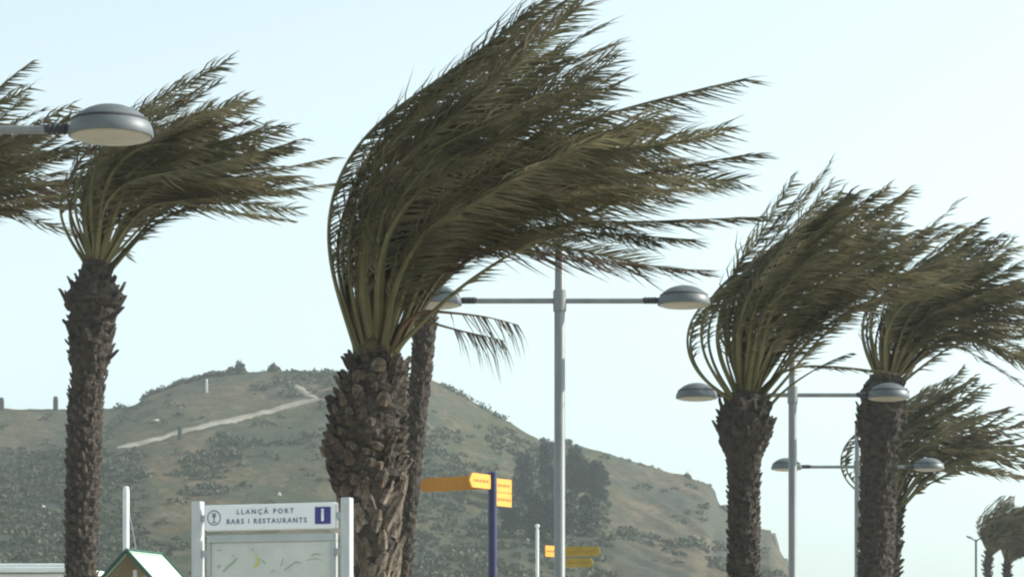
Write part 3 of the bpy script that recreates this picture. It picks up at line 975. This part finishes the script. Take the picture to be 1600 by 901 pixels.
palm('distant palm at the far right edge with fronds standing up', 118.0,
     [(1574, 868, 5), (1574, 882, 7), (1573, 896, 6.5), (1573, 906, 6)],
     48, (1574, 874), 3.1, start=0.1, seed=57, base_r=0.15, th0=(-26, 60), th1=(40, 118), psi=40, nseg=34, lw=0.06, leaf=0.6, petiole=0.045,
     scars=[(880, 930, 50, 0.15, 24, 0.8)],
     extra=[dict(base_px=(1574, 866), L=2.7, th0=2, th1=8, wind=0.2, start=0.3, leaf=0.2), dict(base_px=(1578, 866), L=2.9, th0=14, th1=20, wind=0.2, start=0.3, leaf=0.24)])


# ------------------------------------------------------------------ street lamps
def lamp_head(root, x, z, sg, S=1.0):
    """dome with its neck towards the pole; sg = +1 when it hangs on the +x side"""
    r, h = 0.315 * S, 0.215 * S
    prof = [(r * 0.985, -0.02 * S), (r, 0.0)]
    for k in range(1, 9):
        a = k / 8 * math.pi / 2
        prof.append((max(0.004, r * math.cos(a) ** 0.98), h * math.sin(a) ** 1.06))
    hd = MB().lathe(prof, 32, Matrix.Translation((x, 0, z - 0.02)))
    dome = hd.build('lamp_head', M['lamp_grey'], root, smooth=True)
    bnd = MB().lathe([(r * 0.86, 0.090 * S), (r * 0.915, 0.090 * S), (r * 0.895, 0.104 * S), (r * 0.84, 0.104 * S)], 32, Matrix.Translation((x, 0, z - 0.02)), caps=False)
    bnd.build('band', M['dark_rubber'], dome, smooth=True)
    lp = [(r * 0.20, -0.058 * S), (r * 0.5, -0.052 * S), (r * 0.78, -0.04 * S), (r * 0.93, -0.026 * S), (r * 0.93, -0.012 * S)]
    MB().lathe(lp, 32, Matrix.Translation((x, 0, z - 0.02))).build('diffuser', M['lens'], dome, smooth=True)
    cp = MB()
    for k in range(4):
        xx = x - sg * (r + 0.025 * S + k * 0.036 * S)
        cp.lathe([(0.037 * S, -0.014 * S), (0.044 * S, 0), (0.037 * S, 0.014 * S)], 12, Matrix.Translation((xx, 0, z + 0.015 * S)) @ Matrix.Rotation(R(90), 4, 'Y'))
    cp.tube([(x - sg * r * 0.93, 0, z + 0.015 * S), (x - sg * (r + 0.17 * S), 0, z + 0.015 * S)], 0.036 * S, 12)
    o = cp.build('coupling', M['dark_rubber'], dome, smooth=True)
    o['kind'] = 'stuff'
    return dome


def street_lamp(label, px, arm_py, D, span_px, top_px, rz=0.0, pole_r=0.064, S=1.0):
    p = at(px, arm_py, D)
    root = empty('street_lamp', (p.x, D, 0), rz)
    tag(root, label, 'street lamp', 'double-armed street lamps along the promenade')
    z = p.z
    top = z + top_px * D / F
    half = span_px / 2 * D / F / math.cos(rz)
    MB().lathe([(0.16, 0.0), (0.16, 0.03), (pole_r * 1.5, 0.06), (pole_r * 1.4, 1.2), (pole_r, 1.25), (pole_r, z + 0.1), (pole_r * 0.9, z + 0.12), (pole_r * 0.88, top), (pole_r * 0.5, top + 0.04), (0.01, top + 0.05)], 20).build('pole', M['pole_grey'], root, smooth=True)
    MB().lathe([(pole_r * 1.02, -0.13), (pole_r * 1.22, -0.12), (pole_r * 1.22, 0.12), (pole_r * 1.02, 0.13)], 20, Matrix.Translation((0, 0, z))).build('collar', M['pole_grey'], root, smooth=True)
    for sg in (-1, 1):
        MB().tube([(sg * pole_r, 0, z), (sg * (half - 0.33 * S), 0, z)], 0.032 * S, 12).build('arm', M['pole_grey'], root, smooth=True)
        lamp_head(root, sg * half, z - 0.01, sg, S)
    return root


# nearest lamp: only its right-hand head reaches into the picture
D1 = F / 212.0
street_lamp('nearest street lamp, one big dome head on an arm from the left edge', -122, 203, D1, 590, 140, S=1.0)
street_lamp('tall street lamp with two dome heads beside the thick palm', 874.5, 470, F / 132, 388, 130)
street_lamp('street lamp whose arm passes behind the knobbed palm trunk', 1238.5, 617, F / 104, 300, 92)
street_lamp('smaller street lamp mostly hidden behind the thick-trunked palm', 1340, 729, F / 77, 222, 70)

# thin far lamp
p = at(1525, 843, 116.0)
root = empty('street_lamp', (p.x, 116.0, 0))
tag(root, 'thin far street lamp with two raised flat heads beside the small palms', 'street lamp', 'double-armed street lamps along the promenade')
MB().lathe([(0.08, 0), (0.06, 2), (0.05, p.z + 0.02)], 10).build('pole', M['lamp_grey'], root, smooth=True)
for sg in (-1, 1):
    MB().tube([(0, 0, p.z - 0.05), (sg * 0.16, 0, p.z + 0.05)], 0.03, 8).build('arm', M['lamp_grey'], root)
    MB().lathe([(0.10, -0.03), (0.16, 0.0), (0.14, 0.04), (0.04, 0.07)], 12, Matrix.Translation((sg * 0.29, 0, p.z + 0.10)) @ Matrix.Rotation(sg * R(-22), 4, 'Y') @ Matrix.Diagonal((1.2, 0.7, 0.9, 1))).build('lamp_head', M['lamp_grey'], root, smooth=True)


# ------------------------------------------------------------------ information board
def text_mesh(name, body, size, mat, parent, loc, spacing=1.0, bold=0.0, depth=0.0015, align='CENTER'):
    cu = bpy.data.curves.new(name, 'FONT')
    cu.body = body
    cu.size = size
    cu.align_x = align
    cu.align_y = 'CENTER'
    cu.space_character = spacing
    cu.offset = bold
    cu.extrude = depth
    cu.resolution_u = 3
    tmp = bpy.data.objects.new(name, cu)
    COL.objects.link(tmp)
    dg = bpy.context.evaluated_depsgraph_get()
    me = bpy.data.meshes.new_from_object(tmp.evaluated_get(dg))
    bpy.data.objects.remove(tmp)
    me.name = name
    me.materials.clear(); me.materials.append(mat)
    o = link(name, me, parent)
    o.location = loc
    o.rotation_euler = (R(90), 0, 0)
    o['kind'] = 'stuff'
    return o


DB = 18.2
YAW = R(20)
pc = at(424.5, 800, DB)
board = empty('information_board', (pc.x, DB, 0), YAW * 1.0)
tag(board, 'white information board on two posts with a titled header and map', 'information board')
# local x runs along the board (right end nearer the camera once turned), y away from the camera
W2 = 120.5 * DB / F / math.cos(YAW)
board.rotation_euler = (0, 0, -YAW)
zt = at(0, 780, DB).z
for sg in (-1, 1):
    x = sg * W2
    MB().box(x - 0.036, x + 0.036, -0.036, 0.036, 0, zt, 0.006).build('post', M['aluminium'], board)
hx = W2 - 0.075
zh0, zh1 = at(0, 827, DB).z, at(0, 787, DB).z
hd = MB().box(-hx, hx, -0.045, 0.02, zh0, zh1, 0.006).build('header_panel', M['sign_white'], board)
fy = -0.047
zc = (zh0 + zh1) / 2
hh = zh1 - zh0
text_mesh('lettering', 'LLANÇÀ PORT', hh * 0.27, M['ink_blue'], hd, (-0.03, fy, zc + hh * 0.20), 1.50, 0.0008)
text_mesh('lettering', 'BARS I RESTAURANTS', hh * 0.27, M['ink_blue'], hd, (-0.02, fy, zc - hh * 0.17), 1.36, 0.0008)
# blue information square with a white i
isz = hh * 0.33
ix = hx - isz - 0.03
sq = MB().box(ix - isz, ix + isz, fy - 0.002, fy + 0.001, zc - isz, zc + isz).build('information_square', M['info_blue'], hd)
text_mesh('lettering', 'i', isz * 2.1, M['sign_white'], sq, (ix, fy - 0.004, zc + isz * 0.02), 1.0, 0.004)
# round badge with fork and knife outline
bx = -hx + hh * 0.42
rg = MB()
n = 28
V = []
for (r, yy) in ((hh * 0.30, fy - 0.002), (hh * 0.26, fy - 0.002)):
    for k in range(n):
        V.append((bx + r * math.cos(2 * math.pi * k / n), yy, zc + r * math.sin(2 * math.pi * k / n)))
rg.add(V, [(k, (k + 1) % n, n + (k + 1) % n, n + k) for k in range(n)])
rg.build('badge_ring', M['ink_blue'], hd)
fk = MB()
fk.box(bx - hh * 0.02, bx + hh * 0.02, fy - 0.002, fy, zc - hh * 0.17, zc + hh * 0.02)
fk.box(bx - hh * 0.07, bx + hh * 0.07, fy - 0.0025, fy, zc + hh * 0.02, zc + hh * 0.06)
for k in (-1, 0, 1):
    fk.box(bx + k * hh * 0.055 - hh * 0.016, bx + k * hh * 0.055 + hh * 0.016, fy - 0.002, fy, zc + hh * 0.06, zc + hh * 0.18)
fk.box(bx - hh * 0.10, bx + hh * 0.10, fy - 0.002, fy, zc - hh * 0.20, zc - hh * 0.17)
o = fk.build('fork_mark', M['ink_blue'], hd); o['kind'] = 'stuff'
# map case below
zm1, zm0 = at(0, 834, DB).z, 0.95
px_ = W2 - 0.085
case = MB()
case.box(-px_, px_, -0.035, 0.035, zm1 - 0.055, zm1, 0.004)
case.box(-px_, -px_ + 0.03, -0.035, 0.035, zm0, zm1 - 0.056, 0.004)
case.box(px_ - 0.03, px_, -0.035, 0.035, zm0, zm1 - 0.056, 0.004)
case.box(-px_, px_, -0.035, 0.035, zm0 - 0.05, zm0 - 0.001, 0.004)
cs = case.build('map_case', M['frame_grey'], board); cs['kind'] = 'stuff'
mp_ = MB().box(-px_ + 0.031, px_ - 0.031, -0.018, 0.012, zm0, zm1 - 0.057).build('map_panel', M['map_paper'], board)


def map_mark(pts, w, mat):
    mb = MB()
    V = []
    for i, (x, z) in enumerate(pts):
        a = pts[max(i - 1, 0)]; b2 = pts[min(i + 1, len(pts) - 1)]
        t = Vector((b2[0] - a[0], b2[1] - a[1])).normalized()
        k = w * (0.35 + 0.65 * math.sin(math.pi * (i + 0.5) / len(pts)))
        V += [(x - t.y * k, -0.0205, z + t.x * k), (x + t.y * k, -0.0205, z - t.x * k)]
    mb.add(V, [(2 * i, 2 * i + 1, 2 * i + 3, 2 * i + 2) for i in range(len(pts) - 1)])
    return mb.build('map_mark', mat, mp_)


def bpx(px, py):      # photo pixel -> board coordinates
    return ((px - 424.5) * DB / F / math.cos(YAW), EYE + (HZ - py) * DB / F)


for pts, w, mt in [([(347, 892), (355, 884), (364, 877), (370, 870)], 0.009, 'map_green'), ([(338, 884), (343, 882)], 0.009, 'map_green'),
                   ([(400, 866), (404, 874), (404, 880), (398, 885)], 0.011, 'map_yellow'), ([(408, 872), (413, 877), (417, 880)], 0.004, 'map_green'),
                   ([(446, 891), (456, 884), (465, 878), (474, 880)], 0.006, 'map_green'), ([(441, 885), (443, 878), (445, 872)], 0.004, 'map_green'), ([(490, 868), (497, 866), (505, 867)], 0.006, 'map_green'),
                   ([(483, 876), (496, 873), (508, 876)], 0.003, 'map_green'), ([(394, 858), (397, 857)], 0.007, 'map_green'), ([(338, 858), (345, 857)], 0.005, 'map_green'), ([(362, 868), (366, 865)], 0.004, 'map_green'), ([(425, 894), (432, 890)], 0.004, 'map_green')]:
    map_mark([bpx(*q) for q in pts], w, M[mt])
for sg in (-1, 1):
    for zz in ((zh0 + zh1) / 2, zm1 - 0.13, zm0 + 0.2):
        x0, x1 = sorted((sg * (W2 - 0.088), sg * (W2 - 0.03)))
        MB().box(x0, x1, -0.02, 0.025, zz - 0.022, zz + 0.022, 0.003).build('bracket', M['frame_grey'], board)


# ------------------------------------------------------------------ fingerposts
def blade(root, z0, z1, x0, x1, yaw, mat, point=0.0, lines=0, th=0.02, off=0.0):
    """flat sign arm from distance x0 to x1 along direction yaw (0 = +x, 90 deg = away)"""
    zc_ = (z0 + z1) / 2
    out = [(x0, z0), (x1, z0)] + ([(x1 + point, zc_)] if point else []) + [(x1, z1), (x0, z1)]
    nO = len(out)
    V = [(x, off - th / 2, z) for x, z in out] + [(x, off + th / 2, z) for x, z in out]
    Fc = [tuple(range(nO)), tuple(range(2 * nO - 1, nO - 1, -1))] + [(i, i + nO, (i + 1) % nO + nO, (i + 1) % nO) for i in range(nO)]
    Rz = Matrix.Rotation(yaw, 4, 'Z')
    b_ = MB().add([Rz @ Vector(v) for v in V], Fc).build('sign_arm', mat, root)
    if lines:
        mb = MB()
        hgt = z1 - z0
        for k in range(lines):
            zl = z1 - hgt * (k + 0.75) / (lines + 0.5)
            xx = x0 + 0.12 * (x1 - x0)
            while xx < x1 - 0.1 * (x1 - x0):
                w_ = random.uniform(0.03, 0.075)
                xe = min(xx + w_, x1 - 0.06 * (x1 - x0))
                for yy in (off - th / 2 - 0.003, off + th / 2 + 0.002):
                    mb.box(xx, xe, yy, yy + 0.001, zl - hgt * 0.09, zl + hgt * 0.09, 0, Rz)
                xx = xe + 0.018
        q = mb.build('lettering', M['blade_ink'], b_); q['kind'] = 'stuff'
    return b_


random.seed(3)
DF = F / 150
p = at(769.5, 738, DF)
fp = empty('signpost', (p.x, DF, 0))
tag(fp, 'navy blue signpost with bright yellow and shaded orange direction arms', 'signpost', 'signposts with yellow direction arms')
MB().lathe([(0.11, 0), (0.11, 0.02), (0.046, 0.03), (0.046, p.z - 0.03), (0.05, p.z - 0.03), (0.05, p.z - 0.005), (0.03, p.z + 0.01)], 20).build('pole', M['navy'], fp, smooth=True)
zz = lambda py: EYE + (HZ - py) * DF / F
blade(fp, zz(763), zz(741), 0.05, 0.90, R(180 - 36), M['blade_orange_shade'], 0.06, 0, off=0.0)
la = R(58)
blade(fp, zz(764), zz(742), 0.05, 0.40, la + math.pi, M['blade_yellow'], 0.05, 1)
blade(fp, zz(767), zz(746), 0.05, 0.36, la, M['blade_yellow'], 0, 1)
blade(fp, zz(789), zz(768), 0.05, 0.36, la, M['blade_yellow'], 0, 1)

DG = 60.0
p = at(877, 846, DG)
fp = empty('signpost', (p.x, DG, 0))
tag(fp, 'far signpost with small yellow arms showing behind the lamp pole', 'signpost', 'signposts with yellow direction arms')
MB().lathe([(0.11, 0), (0.11, 0.02), (0.05, 0.03), (0.05, p.z - 0.03), (0.03, p.z)], 16).build('pole', M['frame_grey'], fp, smooth=True)
zz = lambda py: EYE + (HZ - py) * DG / F
blade(fp, zz(870), zz(853), 0.12, 0.62, R(180 + 52), M['blade_yellow'], 0.0, 1)
blade(fp, zz(869), zz(854), 0.08, 0.92, R(-24), M['blade_yellow_shade'], 0.08, 1)
blade(fp, zz(886), zz(872), 0.08, 0.74, R(-24), M['blade_yellow_shade'], 0.08, 1)
blade(fp, zz(869), zz(854), 0.06, 0.28, R(180 - 24), M['blade_orange_shade'], 0.0, 0, off=0.03)

# ------------------------------------------------------------------ poles, shelter, white building
DP = 50.0
p = at(839.5, 824, DP)
o = MB().lathe([(0.12, 0), (0.12, 0.02), (0.036, 0.04), (0.032, p.z - 0.04), (0.022, p.z - 0.035), (0.022, p.z), (0.04, p.z + 0.015), (0.046, p.z + 0.04), (0.036, p.z + 0.065), (0.01, p.z + 0.075)], 16).build('pole', M['pole_white'], smooth=True)
o.location = (p.x, DP, 0)
tag(o, 'slim white pole with a round knob between blue signpost and lamp', 'pole')

DM = 44.0
p = at(197, 760, DM)
mast = empty('mast', (p.x, DM, 0))
tag(mast, 'white mast with a thin stay rising behind the green roofed shelter', 'mast')
MB().lathe([(0.07, 0), (0.062, 0.05), (0.055, p.z - 0.06), (0.045, p.z), (0.01, p.z + 0.01)], 14).build('pole', M['pole_white'], mast, smooth=True)
MB().tube([(0.03, 0, p.z - 0.3), (0.16, 0, p.z - 1.0), (0.42, 0, 0.2)], 0.006, 6).build('stay', M['frame_grey'], mast)

DH = 40.0
p = at(198, 859, DH)
hut = empty('shelter', (p.x, DH, 0), 0)
tag(hut, 'open shelter with a pale green pitched roof beside the slender palm', 'shelter')
rdir = Vector((0.36, 1.35, 0))          # ridge runs away and to the right
rn = rdir.normalized()
gd = Vector((rn.y, -rn.x, 0))           # gable direction, to the right and towards the camera
half, drop = 0.95, 0.98
zr = p.z
for sg in (1, -1):
    a0 = Vector((0, 0, zr)); a1 = a0 + rdir
    b0 = a0 + gd * (sg * half) + Vector((0, 0, -drop)); b1 = b0 + rdir
    up = Vector((gd.x * sg * drop, gd.y * sg * drop, half)).normalized() * 0.035
    rb = MB().add([a0, a1, b1, b0, a0 - up, a1 - up, b1 - up, b0 - up],
             [(0, 3, 2, 1) if sg > 0 else (0, 1, 2, 3), (4, 5, 6, 7) if sg > 0 else (4, 7, 6, 5), (0, 4, 7, 3), (1, 2, 6, 5), (3, 7, 6, 2), (0, 1, 5, 4)])
    ro = rb.build('roof_slope', M['roof_green'], hut)
    so = MB().add([v - up * k for k in (1.1, 1.6) for v in (a0 + rn * 0.03, a1 - rn * 0.03, b1 - rn * 0.03, b0 + rn * 0.03)],
                  [(0, 3, 2, 1), (4, 5, 6, 7), (0, 1, 5, 4), (1, 2, 6, 5), (2, 3, 7, 6), (3, 0, 4, 7)]).build('soffit', M['wood'], ro)
    for e0, e1 in ((a0, b0), (a1, b1)):
        sgn_ = -1 if e0 is a0 else 1
        MB().tube([e0 + rn * (0.018 * sgn_), e1 + rn * (0.018 * sgn_)], 0.03, 6).build('barge_board', M['trim_green'], ro)
MB().tube([Vector((0, 0, zr + 0.012)), Vector((0, 0, zr + 0.012)) + rdir], 0.022, 8).build('ridge_cap', M['trim_green'], hut)
for sg in (1, -1):
    for f in (0.12, 0.88):
        q = rdir * f + gd * (sg * half * 0.55)
        zt_ = zr - drop * 0.55 - 0.10
        MB().box(q.x - 0.04, q.x + 0.04, q.y - 0.04, q.y + 0.04, 0, zt_, 0.006).build('post', M['pole_white'], hut)
q = rdir * 0.12 + gd * 0.07
MB().box(q.x - 0.03, q.x + 0.03, q.y - 0.03, q.y + 0.03, zr - drop * 0.55 - 0.4, zr - 0.3, 0.005).build('king_post', M['pole_white'], hut)
e0 = rdir * 0.12 - gd * half * 0.6; e1 = rdir * 0.12 + gd * half * 0.6
MB().tube([e0 + Vector((0, 0, zr - drop * 0.55 - 0.4)), e1 + Vector((0, 0, zr - drop * 0.55 - 0.4))], 0.035, 8).build('tie_beam', M['pole_white'], hut)

DW = 60.0
a0, a1 = at(-140, 893, DW), at(122, 880, DW)
wb = empty('white_building', ((a0.x + a1.x) / 2, DW, 0), R(-4))
tag(wb, 'low white building with a flat overhanging roof behind the slender palm', 'building')
wx = (a1.x - a0.x) / 2
zt_ = a1.z
MB().box(-wx + 0.2, wx - 0.2, 0.25, 4.0, 0, zt_ - 0.22, 0.02).build('wall', M['white_wall'], wb)
MB().box(-wx, wx, -0.15, 4.2, zt_ - 0.2, zt_ - 0.08, 0.02).build('roof', M['white_wall'], wb)
MB().box(-wx + 0.05, wx - 0.05, -0.1, 0.02, zt_ - 0.078, zt_, 0.015).build('parapet', M['sign_white'], wb)
for k in range(4):
    x = -wx + 0.9 + k * 1.0
    w_ = MB().box(x - 0.3, x + 0.3, 0.22, 0.247, 1.2, 2.4, 0.006).build('window', M['aluminium'], wb)
    MB().box(x - 0.25, x + 0.25, 0.212, 0.219, 1.25, 2.35).build('pane', M['lamp_grey'], w_)

# ------------------------------------------------------------------ haze in the sea air
hz, N, L, b = material('sea haze')
N.remove(b)
pv = N.new('ShaderNodeVolumePrincipled')
pv.inputs['Color'].default_value = (0.82, 0.90, 0.89, 1)
pv.inputs['Density'].default_value = 0.00043
pv.inputs['Anisotropy'].default_value = 0.2
L.new(pv.outputs[0], N['Material Output'].inputs['Volume'])
x0, x1, y0, y1, z0, z1 = -4300, 4300, -4300, 4300, -1.5, 62.0
hb = MB().box(x0, x1, y0, y1, z0, z1).build('haze', hz)
tag(hb, 'thin pale sea haze filling the air', 'haze', kind='stuff')
